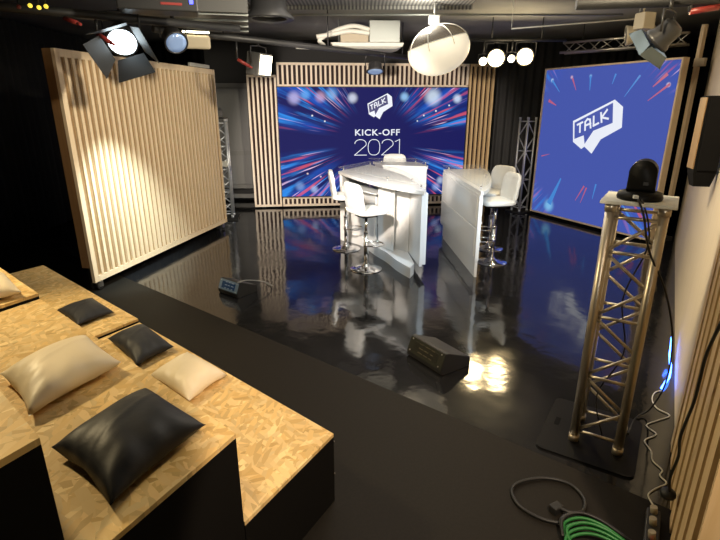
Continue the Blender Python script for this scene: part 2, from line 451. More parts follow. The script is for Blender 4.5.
def strokes(bm, lines, w, y0, y1):
    for ln in lines:
        for (a, b), (c, d) in zip(ln, ln[1:]):
            v = Vector((c-a, d-b)); Ln = v.length
            if Ln < 1e-6: continue
            ang = math.atan2(v.y, v.x)
            box(bm, ((a+c)/2, (y0+y1)/2, (b+d)/2), (Ln+w*.92, abs(y1-y0), w), RY(-ang))
LO = [(.724,1.659),(1.449,1.981),(1.605,1.881),(1.640,1.590),(1.304,1.403),(1.173,1.178),(1.016,1.276),(.963,1.234),(.779,1.334)]
LI = [(.762,1.634),(1.429,1.938),(1.475,1.652),(1.149,1.524),(1.017,1.317),(.978,1.447),(.801,1.381)]
LT = [[(.829,1.605),(.919,1.645)],[(.876,1.625),(.893,1.495)],
      [(.990,1.530),(.972,1.650),(1.009,1.695),(1.058,1.690),(1.090,1.570)],[(.985,1.597),(1.078,1.632)],
      [(1.120,1.735),(1.140,1.600),(1.222,1.640)],
      [(1.245,1.790),(1.278,1.660)],[(1.345,1.835),(1.268,1.725),(1.385,1.710)]]
def logo(parent, fu, fz, white, inner, wd):
    mp = lambda p: (fu(p[0]), fz(p[1]))
    bm = B(); slab(bm, [mp(p) for p in LO], -.004, .0); lg = obj('speech_bubble_logo', bm, white, parent)
    bm = B(); slab(bm, [mp(p) for p in LI], -.006, -.004); obj('bubble_face', bm, inner, lg)
    bm = B(); strokes(bm, [[mp(p) for p in l] for l in LT], wd, -.008, -.006); obj('logo_lettering', bm, white, lg)
logo(scr, lambda u: 1.646+(u-.724)*(2.108-1.646)/(1.62-.724), lambda z: 1.655+(z-1.178)*(2.112-1.655)/(1.981-1.178), M['gfxwhite'], M['gfxnavy'], .0165)
def text_mesh(body, x0, x1, z0, z1, off, m, name, parent):
    cu = bpy.data.curves.new(name, 'FONT'); cu.body = body; cu.extrude = .0; cu.offset = off; cu.space_character = 1.12
    tmp = bpy.data.objects.new('tmp', cu); COL.objects.link(tmp)
    dg = bpy.context.evaluated_depsgraph_get(); me = bpy.data.meshes.new_from_object(tmp.evaluated_get(dg))
    bpy.data.objects.remove(tmp)
    xs = [v.co.x for v in me.vertices]; ys = [v.co.y for v in me.vertices]
    for v in me.vertices:
        X = x0+(v.co.x-min(xs))/(max(xs)-min(xs))*(x1-x0); Z = z0+(v.co.y-min(ys))/(max(ys)-min(ys))*(z1-z0)
        v.co = (X, -.004, Z)
    me.materials.clear(); me.materials.append(m); me.name = name
    o = bpy.data.objects.new(name, me); COL.objects.link(o); o.parent = parent
    s = o.modifiers.new('thick', 'SOLIDIFY'); s.thickness = .002
    return o
text_mesh('KICK-OFF', 1.415, 2.268, 1.357, 1.473, .018, M['gfxwhite'], 'headline_lettering', scr)
def arc(cx, cz, rx, rz, a0, a1, n=18): return [(cx+rx*math.cos(a0+(a1-a0)*i/n), cz+rz*math.sin(a0+(a1-a0)*i/n)) for i in range(n+1)]
def two(x0, x1, z0, z1):
    cx, rx = (x0+x1)/2, (x1-x0)/2; rz = (z1-z0)*.27; cz = z1-rz
    return [arc(cx, cz, rx*.95, rz, PI*.97, -.45) + [(x0, z0), (x1, z0)]]
bm = B(); za, zb = .998, 1.285
def sq0(cx, cz, rx, rz, n=36): return [[(cx+rx*spow(math.cos(2*PI*i/n), .8), cz+rz*spow(math.sin(2*PI*i/n), .8)) for i in range(n+1)]]
strokes(bm, two(1.403,1.632,za,zb) + sq0(1.776,(za+zb)/2,.112,(zb-za)/2) + two(1.925,2.150,za,zb) + [[(2.185,1.245),(2.268,zb),(2.268,za)]], .0115, -.004, 0)
obj('year_lettering', bm, M['gfxwhite'], scr)

# ------------------------------------------------------------------ blue logo panel on the right
PW, PZ0, PH = 2.394, .05, 2.439
pan = thing('logo_panel', 'large timber framed blue panel with white TALK speech bubble logo', 'panel', (3.164,9.044,0), -1.139)
bok2 = [(.17,2.30,.035,(.55,.75,1),.8),(.95,2.33,.03,(.3,.6,1),.7),(.58,2.33,.03,(.9,.55,.65),.7),(2.24,2.16,.035,(.95,.8,.9),.8),(.42,.22,.12,(.25,.65,1.0),.75)]
M['bluepanel'] = display('blue_panel_graphic', PW, PH, PZ0, (.068,.105,.44), .62, (1.15,1.35), 1.05, 1.3, bok2, .9)
bm = B(); box(bm, (PW/2,.01,PZ0+PH/2), (PW-.03,.02,PH-.03)); obj('printed_face', bm, M['bluepanel'], pan)
bm = B()
for z in (PZ0+.012, PZ0+PH-.012): box(bm, (PW/2,.04,z), (PW,.12,.024))
for x in (.012, PW-.012): box(bm, (x,.04,PZ0+PH/2), (.024,.12,PH-.048))
obj('frame', bm, M['pine'], pan)
bm = B(); box(bm, (PW/2,.06,PZ0+PH/2), (PW-.05,.03,PH-.05)); obj('backing_board', bm, M['ply'], pan)
bm = B()
bm.free()
for x in (.25, PW-.25):
    bm = B(); box(bm, (x,.3,.025), (.06,.4,.05)); obj('foot_rail', bm, M['black'], pan)
logo(pan, lambda u: u, lambda z: z, M['gfxwhite'], M['gfxblue'], .030)
# comet streaks printed on the blue panel
M['gfxred'] = mat('lit_red_graphic', (.02,.02,.02), .4, emit=(.50,.11,.22), estr=.9)
M['gfxcyan'] = mat('lit_cyan_graphic', (.02,.02,.02), .4, emit=(.06,.26,.70), estr=.9)
def comets(segs, m, name):
    for (x0, z0, x1, z1, w) in segs:
        bm = B()
        d = Vector((x1-x0, z1-z0)).normalized(); n = Vector((-d.y, d.x))*w/2
        slab(bm, [(x0+n.x,z0+n.y),(x0-n.x,z0-n.y),(x1-n.x*.25,z1-n.y*.25),(x1+n.x*.25,z1+n.y*.25)], -.0015, 0)
        obj(name, bm, m, pan)
comets([(.60,2.31,.70,2.13,.030),(2.26,2.17,1.98,1.96,.035),(2.20,2.30,2.02,2.14,.05),(1.12,.66,.98,.40,.03),(1.17,.64,1.09,.38,.025),(.14,1.98,.32,1.90,.05),(.12,1.05,.30,1.10,.02),(2.2,.35,1.95,.62,.05)], M['gfxred'], 'red_streak')
comets([(.17,2.30,.36,2.11,.035),(.95,2.33,.97,2.12,.035),(1.40,2.34,1.36,2.2,.03),(1.34,.72,1.31,.48,.03),(1.80,2.3,1.60,2.02,.03),(.42,.25,.62,.72,.10),(2.1,.22,1.8,.55,.05)], M['gfxcyan'], 'blue_streak')

# ------------------------------------------------------------------ trusses
def truss(name, label, loc, rotz, w, h, rc, rb, m, z0, npan, cat='truss', group=None):
    t = thing(name, label, cat, loc, rotz, group)
    hw = w/2; cs = [(-hw,-hw),(hw,-hw),(hw,hw),(-hw,hw)]
    for x, y in cs:
        bm = B(); tube(bm, [(x,y,z0),(x,y,z0+h)], rc, 14)
        for z in (z0+.02, z0+h-.02): tube(bm, [(x,y,z-.02),(x,y,z+.02)], rc*1.18, 14)
        obj('chord', bm, m, t)
    for k in range(4):
        a, b = cs[k], cs[(k+1) % 4]; bm = B()
        for z in (z0+.07, z0+h-.07): tube(bm, [(*a,z),(*b,z)], rb, 8)
        hh = (h-.14)/npan
        for i in range(npan):
            za, zb_ = z0+.07+hh*i, z0+.07+hh*(i+1)
            p, q = (a, b) if (i+k) % 2 == 0 else (b, a)
            tube(bm, [(*p,za),(*q,zb_)], rb, 8)
            if i and i % 2 == 0: tube(bm, [(*a,za),(*b,za)], rb, 8)
        obj('lattice', bm, m, t)
    return t
TR = math.radians(-32.4)
M['truss_warm'] = mat('gold_lit_aluminium', (.60,.54,.44), .36, .85)  # golden light on the near truss is mixed into the metal colour
tr = truss('truss_totem', 'foreground silver truss totem on a black base plate carrying the domed camera', (1.434,2.512,0), TR, .235, 1.42, .025, .0095, M['truss_warm'], .012, 7, group='truss totems')
bm = B()
cs = []
hw, r = .30, .05
for sx, sy, a0 in ((1,1,0),(-1,1,PI/2),(-1,-1,PI),(1,-1,3*PI/2)):
    cs += [((hw-r)*sx + r*math.cos(a0+PI/2*i/5), (hw-r)*sy + r*math.sin(a0+PI/2*i/5)) for i in range(6)]
prism(bm, [(x if x < 0 else x-.08, y) for x, y in cs], 0, .012); bp = obj('base_plate', bm, M['camblack'], tr)
bm = B(); box(bm, (-.235,.02,.0125), (.03,.085,.001), bev=0); obj('handle_slot', bm, M['blackfab'], bp)
bm = B(); box(bm, (.0,0,1.441), (.335,.335,.016), bev=.003); obj('top_plate', bm, M['pale'], tr)
t2 = truss('truss_totem', 'white ladder truss totem standing behind the far end of the slatted partition', (-2.36,8.62,0), .15, .22, 1.66, .022, .011, M['aluwhite'], .03, 8, group='truss totems')
bm = B(); box(bm, (0,0,.015), (.42,.42,.03)); obj('base_plate', bm, M['black'], t2)
bm = B(); box(bm, (.02,-.13,.96), (.17,.03,.09), bev=.004); obj('clamp', bm, M['pale'], t2)
t3 = truss('truss_totem', 'slim silver truss totem standing left of the blue logo panel', (3.00,9.20,0), .5, .19, 1.68, .018, .008, M['aluwhite'], .02, 6, group='truss totems')
bm = B(); box(bm, (0,0,.01), (.36,.36,.02)); obj('base_plate', bm, M['black'], t3)
# little lamp on the left totem
t = thing('small_lamp', 'small dark lamp standing on top of the white truss behind the partition', 'lamp', (-2.36,8.62,1.69), 0)
bm = B(); box(bm, (0,0,.01), (.24,.24,.02)); obj('mount', bm, M['charcoal'], t)
bm = B(); lathe(bm, [(0,.02),(.06,.02),(.065,.08),(.05,.17),(0,.18)], 20); obj('housing', bm, M['grey'], t)

# domed camera on the near totem
t = thing('remote_camera', 'black round topped remote camera standing on the foreground truss', 'camera', (1.418,2.495,1.449), TR)
bm = B(); lathe(bm, [(0,0),(.102,0),(.106,.012),(.10,.035),(.07,.045),(0,.045)], 40); obj('base', bm, M['camblack'], t)
# body : arch-topped block
bm = B(); pts = [(-.064,.045),(.064,.045)] + [(.062*math.cos(a), .135+.062*math.sin(a)) for a in [PI*i/20 for i in range(21)]]
slab(bm, pts, -.06, .06)
es = [e for e in bm.edges if abs(e.verts[0].co.y-e.verts[1].co.y) < 1e-6]
bmesh.ops.bevel(bm, geom=es, offset=.018, segments=4, affect='EDGES', profile=.5)
for f in bm.faces: f.smooth = True
ob = obj('camera_head', bm, M['camblack'], t)
bm = B(); box(bm, (.02,-.0635,.085), (.022,.004,.015)); obj('badge', bm, M['charcoal'], ob)
bm = B(); lathe(bm, [(0,0),(.035,0),(.04,.025),(0,.03)], 24, Matrix.Translation((0,.06,.125)) @ RX(-PI/2)); obj('lens', bm, M['blackmetal'], ob)
bm = B(); box(bm, (-.01,-.125,.028), (.02,.03,.014), RZ(.3)); obj('plug', bm, M['pale'], t)
def smooth_path(pts, n=6):
    P = [Vector(p) for p in pts]; out = []
    for i in range(len(P)-1):
        a, b, c, d = P[max(i-1,0)], P[i], P[i+1], P[min(i+2,len(P)-1)]
        for k in range(n):
            s = k/n
            out.append(.5*((2*b)+(c-a)*s+(2*a-5*b+4*c-d)*s*s+(3*b-a-3*c+d)*s**3))
    out.append(P[-1]); return out
bm = B(); tube(bm, smooth_path([(1.34,2.365,1.47),(1.36,2.33,1.40),(1.42,2.33,1.22),(1.55,2.34,1.0),(1.68,2.40,.7),(1.80,2.55,.35),(1.86,2.72,.06),(1.75,2.68,.012),(1.62,2.52,.012)]), .0052, 8)
tag(obj('camera_cable', bm, M['rubber']), 'black cable running from the domed camera down to the floor', 'cable')
bm = B(); tube(bm, smooth_path([(1.36,2.37,1.47),(1.40,2.35,1.36),(1.46,2.42,1.2),(1.43,2.50,.9),(1.46,2.45,.6),(1.38,2.50,.3),(1.43,2.46,.05)]), .0042, 8)
tag(obj('truss_cable', bm, M['rubber']), 'black cable looping down inside the foreground truss', 'cable')

# ------------------------------------------------------------------ audience risers
A1 = Vector((-.755,.656))
Q0, Q1, Q2, Q3 = Vector((-.125,2.006)), Vector((-.437,1.470)), Vector((-.710,.922)), Vector((-.985,.37))
def riser(pa, pb, s0, s1, h, label, rnd):
    t = thing('seating_riser', label, 'riser', (*(pa+A1*s0), 0), 0, 'stepped seating risers')
    n = (pb-pa).normalized()*.004
    pl = [A1*.003, A1*(s1-s0-.003), A1*(s1-s0-.003)+(pb-pa)-n, A1*.003+(pb-pa)-n]
    bm = B(); prism(bm, [tuple(p) for p in pl], 0, h-.018); obj('body', bm, M['riserblack'], t)
    bm = B(); prism(bm, [tuple(p) for p in pl], h-.018, h); o = obj('top_board', bm, M['osb'], t)
    return t
def bolts(t, s, zs, d=0):
    for z in zs:
        bm = B(); p = A1*s
        lathe(bm, [(0,0),(.006,0),(.006,.008),(.009,.012),(.004,.018),(0,.019)], 12, Matrix.Translation((p.x,p.y,z)) @ RZ(math.atan2(.536,.844)) @ RY(PI/2))
        obj('bolt', bm, M['chrome'], t)
r1 = riser(Q0, Q1, 0, 1.965, .40, 'lowest near seating riser with strand board top and black sides', 1)
bolts(r1, .02, (.34,.15))
r1b = riser(Q0, Q1, 1.975, 3.92, .425, 'lowest far seating riser beside the slatted partition', 2)
r2 = riser(Q1, Q2, 0, 1.965, .80, 'middle near seating riser carrying the large cream and black pillows', 3)
r2b = riser(Q1, Q2, 1.975, 3.92, .83, 'middle far seating riser at left edge with a cream pillow', 4)
r3 = riser(Q2, Q3, 0, 1.965, 1.20, 'tallest seating riser in the bottom left corner', 5)

# pillows
def pillow(name, c, ex, ey, h, z, m, label, seed, tilt=(0,0)):
    """ex, ey: half-axis vectors in plan"""
    rnd = random.Random(seed); ph = [rnd.uniform(0,6) for _ in range(8)]
    ex, ey = Vector(ex), Vector(ey); lx, ly = ex.length, ey.length
    N = 36; bm = B(); grid = {}
    def prof(u, v): return (max(0,1-abs(u)**2.6)**.52)*(max(0,1-abs(v)**2.6)**.52)
    for sgn in (1,-1):
        for i in range(N+1):
            for j in range(N+1):
                u, v = -1+2*i/N, -1+2*j/N
                edge = i in (0,N) or j in (0,N)
                if sgn == -1 and edge: grid[(sgn,i,j)] = grid[(1,i,j)]; continue
                su = u*(1-.085*(1-v*v)) ; sv = v*(1-.085*(1-u*u))
                p = prof(u, v); d = math.atan2(v, u); rr = math.hypot(u, v)
                wr = .05*math.sin(4*u+3*v+ph[0])*math.sin(3*v+ph[1]) + .10*math.sin(13*u+ph[2]+2*v)*max(0,-v)**2 + .08*math.sin(12*v+ph[3])*max(0,u)**2 + .05*math.exp(-((u+.1+.25*v)/.06)**2)
                zz = h*(p*(1+wr*(.8 if sgn > 0 else .2))) if sgn > 0 else -h*.45*p
                if sgn > 0 and edge: zz = h*.10*math.sin(6*d+ph[5])
                grid[(sgn,i,j)] = bm.verts.new((su*lx, sv*ly, zz))
    for sgn in (1,-1):
        for i in range(N):
            for j in range(N):
                q = [grid[(sgn,i,j)],grid[(sgn,i+1,j)],grid[(sgn,i+1,j+1)],grid[(sgn,i,j+1)]]
                f = bm.faces.new(q if sgn > 0 else q[::-1]); f.smooth = True
    # skew so that the plan axes may be non-square
    ax = math.atan2(ex.y, ex.x); rel = Matrix.Rotation(-ax, 2) @ ey; rel = rel/ly
    for v in bm.verts: v.co.x, v.co.y = v.co.x + rel.x*v.co.y, rel.y*v.co.y
    zmin = min(v.co.z for v in bm.verts)
    o = obj(name, bm, m, None, (c[0], c[1], z-zmin), ax)
    if tilt != (0,0): o.rotation_euler = (tilt[0], tilt[1], ax)
    return tag(o, label, 'pillow', 'pillows on the risers')
def from_corners(cs):
    L_, T_, R_, B_ = [Vector(c) for c in cs]
    c = (L_+T_+R_+B_)/4; ex = ((R_+B_)-(L_+T_))/4; ey = ((T_+R_)-(L_+B_))/4
    return c, ex*1.05, ey*1.05
for nm, cs, h, z, m, lab, sd in [
  ('pillow', [(-1.483,1.81),(-1.328,2.164),(-1.041,1.9),(-1.206,1.546)], .085, .80, 'cream', 'large cream satin pillow on the middle near riser', 1),
  ('pillow', [(-.999,1.354),(-.843,1.695),(-.55,1.468),(-.701,1.115)], .085, .80, 'darkfab', 'large black pillow nearest the camera on the middle riser', 2),
  ('pillow', [(-1.195,2.49),(-1.075,2.755),(-.775,2.502),(-.893,2.236)], .075, .40, 'cream', 'cream pillow on the lowest near riser, partly hidden by the middle riser', 3),
  ('pillow', [(-1.66,2.96),(-1.53,3.17),(-1.20,2.846),(-1.33,2.612)], .075, .40, 'navyfab', 'charcoal pillow on the lowest riser beside the joint between two units', 4),
  ('pillow', [(-2.262,3.42),(-2.114,3.623),(-1.832,3.382),(-1.96,3.13)], .055, .425, 'navyfab', 'charcoal pillow farthest from the camera, on the lowest far riser', 5),
  ('pillow', [(-2.44,2.86),(-2.30,3.02),(-1.985,2.70),(-2.12,2.53)], .075, .83, 'cream', 'cream pillow cut by the left edge, on the middle far riser', 6)]:
    c, ex, ey = from_corners(cs); pillow(nm, c, ex, ey, h, z, M[m], lab, sd)

# ------------------------------------------------------------------ white desks
def poly_path(pts, n=6):
    return [tuple(p)[:2] for p in smooth_path([(x,y,0) for x, y in pts], n)]
def wall_strip(bm, path, th, z0, z1, side=1):
    P = [Vector(p) for p in path]; off = []
    for i, p in enumerate(P):
        d = (P[min(i+1,len(P)-1)]-P[max(i-1,0)]).normalized(); off.append(p + Vector((-d.y,d.x))*th*side)
    prism(bm, [tuple(p) for p in P] + [tuple(p) for p in off[::-1]], z0, z1)
def standoffs(parent, pts, z0, z1):
    for x, y in pts:
        bm = B(); tube(bm, [(x,y,z0),(x,y,z1)], .011, 12); obj('standoff', bm, M['chrome'], parent)

# desk A : long curved fin with open niche towards the stools
nearA = poly_path([(-.31,7.16),(.0,6.43),(.24,5.99),(.46,5.68),(.70,5.40)])
farA = poly_path([(.16,8.03),(.36,7.4),(.56,6.85),(.67,6.24),(.74,5.52)])
dA = thing('reception_desk', 'large curved white desk with open shelves, two stools on its left', 'desk', (0,0,0), 0, 'white stage desks')
bm = B(); prism(bm, nearA + farA[::-1], .965, 1.005); obj('worktop', bm, M['white'], dA)
gn = poly_path([(-.31,7.20),(.02,6.52),(.27,6.12),(.48,5.83),(.70,5.52)]); gf = [(x+.01,y+.01) for x, y in farA]
bm = B(); prism(bm, gn + gf[::-1], 1.052, 1.062); g = obj('glass_shelf', bm, M['acrylic'], dA)
standoffs(g, [(-.24,7.25),(.16,7.9),(.64,6.1),(.34,6.2),(.69,5.6)], 1.005, 1.052)
fa2 = [(x-.015,y-.01) for x, y in farA]
bm = B(); wall_strip(bm, fa2, .04, .13, .965, 1); obj('front_panel', bm, M['white'], dA)
bm = B(); wall_strip(bm, [(-.29,7.13),(.10,7.96)], .04, .0, .965, -1); obj('end_panel', bm, M['white'], dA)
plin = poly_path([(-.27,7.09),(-.13,6.97),(.05,6.74),(.20,6.32),(.33,6.03),(.45,5.66),(.575,5.39)])
bm = B(); prism(bm, plin + [(x-.07,y) for x, y in poly_path([(.16,7.9),(.36,7.35),(.55,6.85),(.66,6.24),(.71,5.56)])][::-1], .0, .13); obj('plinth', bm, M['white'], dA)
bm = B(); wall_strip(bm, [(.715,5.44),(.645,6.02)], .03, .13, .965, 1); obj('tip_panel', bm, M['white'], dA)
bm = B(); wall_strip(bm, [(.61,6.02),(.44,6.22)], .02, .13, .965, -1); obj('niche_back', bm, M['white'], dA)
bm = B(); wall_strip(bm, poly_path([(-.26,7.10),(-.12,6.99),(.06,6.77),(.17,6.50),(.20,6.40)]), .03, .13, .80, 1); obj('inner_panel', bm, M['white'], dA)
def rect(c, ang, sx, sy):
    c = Vector(c); R_ = Matrix.Rotation(ang, 2)
    return [tuple(c + R_ @ Vector(p)) for p in ((-sx/2,-sy/2),(sx/2,-sy/2),(sx/2,sy/2),(-sx/2,sy/2))]
cab = B(); prism(cab, [(.235,6.36),(.425,6.06),(.45,6.20),(.40,6.50),(.30,6.55)], .135, .965); ca = obj('cabinet', cab, M['white'], dA)
bm = B(); prism(bm, [(.243,6.335),(.405,6.080),(.397,6.074),(.235,6.329)], .19, .90); obj('cabinet_door', bm, M['white'], ca)
bm = B(); prism(bm, [(-.24,7.10),(-.02,6.60),(.20,6.25),(.30,6.45),(.12,6.85),(-.10,7.15)], .82, .835); obj('inner_shelf', bm, M['white'], dA)

# desk B : behind
dB = thing('reception_desk', 'white desk in the middle row behind the large curved one', 'desk', (0,0,0), 0, 'white stage desks')
pb = [(.36,7.97),(1.04,7.72),(1.07,7.86),(.95,8.36),(.22,8.46)]
bm = B(); prism(bm, pb, .965, 1.005); obj('worktop', bm, M['white'], dB)
bm = B(); prism(bm, [(.30,8.02),(1.065,7.73),(1.09,7.86),(.96,8.42),(.14,8.46)], 1.052, 1.062); g = obj('glass_shelf', bm, M['acrylic'], dB)
standoffs(g, [(.35,8.1),(1.02,7.82),(.92,8.3)], 1.005, 1.052)
bm = B(); wall_strip(bm, [(.37,7.98),(1.03,7.742)], .035, 0, .965, 1); obj('front_panel', bm, M['white'], dB)
bm = B(); wall_strip(bm, [(1.025,7.80),(.945,8.33)], .035, 0, .965, 1); obj('end_panel', bm, M['white'], dB)
bm = B(); wall_strip(bm, [(.39,8.04),(.25,8.42)], .035, 0, .965, -1); obj('end_panel', bm, M['white'], dB)

# desk C : right fin
dC = thing('reception_desk', 'white desk on the right with plain closed front and stools on its right', 'desk', (0,0,0), 0, 'white stage desks')
curC = poly_path([(1.36,5.42),(1.50,5.72),(1.68,6.35),(1.83,7.1),(1.86,7.52)])
bm = B(); prism(bm, [(1.33,5.42)] + curC + [(1.24,7.42)], .96, 1.0); obj('worktop', bm, M['white'], dC)
bm = B(); prism(bm, [(1.315,5.42)] + [(x*.985+.01,y) for x, y in curC] + [(1.225,7.42)], 1.048, 1.058); g = obj('glass_shelf', bm, M['acrylic'], dC)
standoffs(g, [(1.37,5.6),(1.30,7.32),(1.76,7.35),(1.64,6.5)], 1.0, 1.048)
fr0, fr1 = (1.322,5.43), (1.225,7.38)
bm = B(); wall_strip(bm, [fr0, fr1], .04, .20, .96, -1); fp = obj('front_panel', bm, M['white'], dC)
d = (Vector(fr1)-Vector(fr0))
bm = B(); n_ = Vector((-.9987,-.051))*.0015
for (z0_, z1_) in ((.59,.93),(.24,.565)):
    p0 = Vector(fr0)+d*.03 - Vector((.001,0)); p1 = Vector(fr0)+d*.97 - Vector((.001,0))
    wall_strip(bm, [tuple(p0), tuple(p1)], .006, z0_, z1_, 1)
obj('facing_board', bm, M['white'], fp)
bm = B(); wall_strip(bm, [(1.327,5.44),(1.25,7.20)], .03, 0, .20, -1); obj('plinth', bm, M['white'], dC)
bm = B(); wall_strip(bm, [(1.265,7.37),(1.78,7.45)], .03, 0, .96, -1); obj('end_panel', bm, M['white'], dC)
bm = B(); prism(bm, [(1.37,5.55),(1.41,5.58),(1.62,7.3),(1.29,7.3)], .38, .40); prism(bm, [(1.37,5.55),(1.41,5.58),(1.62,7.3),(1.29,7.3)], .60, .62); obj('inner_shelf', bm, M['white'], dC)

# ------------------------------------------------------------------ bar stools
def make_stool(loc, rz, label):
    t = thing('bar_stool', label, 'stool', loc, rz, 'white swivel bar stools')
    bm = B(); lathe(bm, [(0,0),(.19,0),(.195,.006),(.19,.012),(.12,.024),(.06,.04),(.04,.06),(.035,.075),(0,.075)], 48); obj('base', bm, M['chrome'], t)
    bm = B(); tube(bm, [(0,0,.07),(0,0,.46)], .029, 18); tube(bm, [(0,0,.455),(0,0,.475)], .034, 18); obj('pole', bm, M['chrome'], t)
    bm = B(); tube(bm, [(0,0,.36),(0,0,.66)], .019, 16); obj('piston', bm, M['chrome'], t)
    bm = B()
    tube(bm, [(.02,0,.30)] + [(.115+.115*math.cos(a), .12*math.sin(a), .30) for a in [PI*.86-PI*1.72*i/24 for i in range(25)]] + [(.02,0,.30)], .010, 10); tube(bm, [(0,0,.28),(0,0,.32)], .034, 16)
    obj('footrest', bm, M['chrome'], t)
    bm = B(); box(bm, (0,0,.665), (.2,.2,.02), bev=.006); obj('seat_plate', bm, M['black'], t)
    def q(p):
        g = max(0, 1-abs(math.sin(p.x*PI/.125))*3.2) + max(0, 1-abs(math.sin(p.y*PI/.125))*3.2)
        if p.z > 0: p.z -= .007*min(1,g)
        p.z += .16*max(0, -p.x-.10)**1.2
        return p
    bm = B(); superquad(bm, .205, .205, .036, .45, .38, Matrix.Translation((.01,0,.722)), 64, 28, q); obj('seat', bm, M['leather'], t)
    def qb(p):
        g = max(0, 1-abs(math.sin(p.x*PI/.115))*3.0) + max(0, 1-abs(math.sin(p.y*PI/.13))*3.0)
        p.z -= math.copysign(.006*min(1,g), p.z) if abs(p.z) > .01 else 0
        p.y *= 1 - .10*max(0, p.x/.19)**2 * (1 if p.x > 0 else 0)
        p.z += .10*(p.y**2)/.2 * 1.0
        return p
    # local x of the cushion -> up ; z -> forward
    mt = Matrix.Translation((-.185,0,.885)) @ RY(-math.radians(8)) @ Matrix(((0,0,1,0),(0,1,0,0),(1,0,0,0),(0,0,0,1)))
    bm = B(); superquad(bm, .185, .205, .034, .5, .42, mt, 64, 28, qb); obj('backrest', bm, M['leather'], t)
    return t
s0 = make_stool((.075,5.741,0), math.radians(30), 'white bar stool with chrome base nearest camera at the curved desk')
dup(s0, (-.19,6.629,0), math.radians(5), 'white bar stool at the far left end of the curved desk, seen edge on', .02)
dup(s0, (1.675,6.02,0), math.radians(190), 'white bar stool on the right, nearer of two at the closed front desk', .06)
dup(s0, (1.80,6.66,0), math.radians(214), 'white bar stool on the right, farther of two at the closed front desk', .06)
dup(s0, (.60,8.62,0), math.radians(-92), 'white bar stool behind the middle desk with only its backrest showing', .03)

# ------------------------------------------------------------------ floor boxes (wedges)
def wedge(loc, rz, w, dp, h, label, frontcol, inner):
    t = thing('floor_monitor', label, 'floor monitor', loc, rz, 'black floor monitors')
    pts = [(0,.015),(.0,.05),(.045,h),(.075,h),(dp,.075),(dp,.0),(.02,.0)]
    bm = B(); a = [bm.verts.new((0,y,z)) for y, z in pts]; b = [bm.verts.new((w,y,z)) for y, z in pts]; n = len(pts)
    bm.faces.new(a); bm.faces.new(b[::-1])
    for i in range(n): bm.faces.new((a[i], b[i], b[(i+1) % n], a[(i+1) % n]))
    bmesh.ops.bevel(bm, geom=list(bm.edges), offset=.004, segments=2, affect='EDGES')
    obj('cabinet', bm, M['black'], t)
    th = math.atan2(.045, h-.05); R_ = RX(-th)
    fl = math.hypot(.045, h-.05)
    c = Vector((w/2, .0225, (h+.05)/2))
    bm = B(); box(bm, c, (w-.01, .006, fl-.004), R_); fp = obj('front_panel', bm, frontcol, t)
    bm = B(); box(bm, c + Vector((0,-.004,.002)), (w*.68, .003, fl*.62), R_); gr = obj('screen', bm, inner, fp)
    rnd = random.Random(int(w*1000)); bm = B()
    for k in range(3):
        for s in range(3):
            x = w*(.27+.16*s+rnd.uniform(0,.03)); q = c + R_.to_3x3() @ Vector((x-w/2+.03, -.007, (.03-.028*k)*fl/.1))
            box(bm, q, (w*rnd.uniform(.06,.13), .002, .006), R_)
    obj('readout', bm, M['mon_mark'], gr)
    for sx in (.09,.91):
        for sz in (-.38,.38):
            q = c + R_.to_3x3() @ Vector((w*(sx-.5), -.005, fl*sz)); bm = B()
            lathe(bm, [(0,0),(.006,0),(.005,.003),(0,.004)], 12, Matrix.Translation(q) @ R_ @ RX(PI/2)); obj('screw', bm, M['alu'], fp)
    return t
M['mon_front'] = mat('monitor_blue_front', (.16,.23,.30), .35)
M['mon_screen'] = mat('monitor_navy_screen', (.012,.03,.07), .15, emit=(.02,.05,.10), estr=.3)
M['mon_mark'] = mat('monitor_pale_mark', (.35,.42,.5), .4)
M['mon_dark'] = mat('monitor_dark_front', (.018,.019,.013), .4)
M['mon_grille'] = mat('monitor_dark_grille', (.015,.015,.011), .35)
e = Vector((.79,-.61)); 
w1 = wedge((-1.515,4.945,0), math.atan2(-.61,.79), .31, .27, .155, 'small black wedge monitor with blue front on the glossy floor at left', M['mon_front'], M['mon_screen'])
M['mon_mark'] = mat('monitor_dim_mark', (.10,.085,.05), .4)
w2 = wedge((.375,3.545,0), math.atan2(-.835,.55), .40, .30, .165, 'black wedge monitor with dark grille front at centre floor', M['mon_dark'], M['mon_grille'])
bm = B(); tube(bm, smooth_path([(-1.27,4.80,.162),(-1.2,4.88,.16),(-1.10,4.98,.12),(-1.02,5.04,.08),(-.97,5.1,.02),(-1.05,5.2,.008)]), .005, 8)
tag(obj('monitor_cable', bm, M['grey']), 'thin grey cable trailing from the blue fronted wedge monitor', 'cable')

# ------------------------------------------------------------------ loudspeaker on the right wall
t = thing('loudspeaker', 'black loudspeaker hanging on the beige wall at right edge', 'speaker', (2.268,3.40,1.37), 0)
bm = B(); P0_ = [(0,0),(.135,-.035),(.21,.10),(.035,.12)]; cx_, cy_ = .10, .05
prism(bm, P0_, .09, .59)
lo_ = [bm.verts.new((cx_+(x-cx_)*.72, cy_+(y-cy_)*.72, .0)) for x, y in P0_]; hi_ = [bm.verts.new((x,y,.09)) for x, y in P0_]
bm.faces.new(lo_[::-1])
for i in range(4): bm.faces.new((lo_[i], lo_[(i+1) % 4], hi_[(i+1) % 4], hi_[i]))
obj('cabinet', bm, M['blackfab'], t)
bm = B(); v = [bm.verts.new(p) for p in ((.012,-.008,.11),(.13,-.039,.11),(.13,-.039,.575),(.012,-.008,.575))]; bm.faces.new(v)
o = obj('grille', bm, M['blackfab'], t); o.modifiers.new('thick','SOLIDIFY').thickness = .006
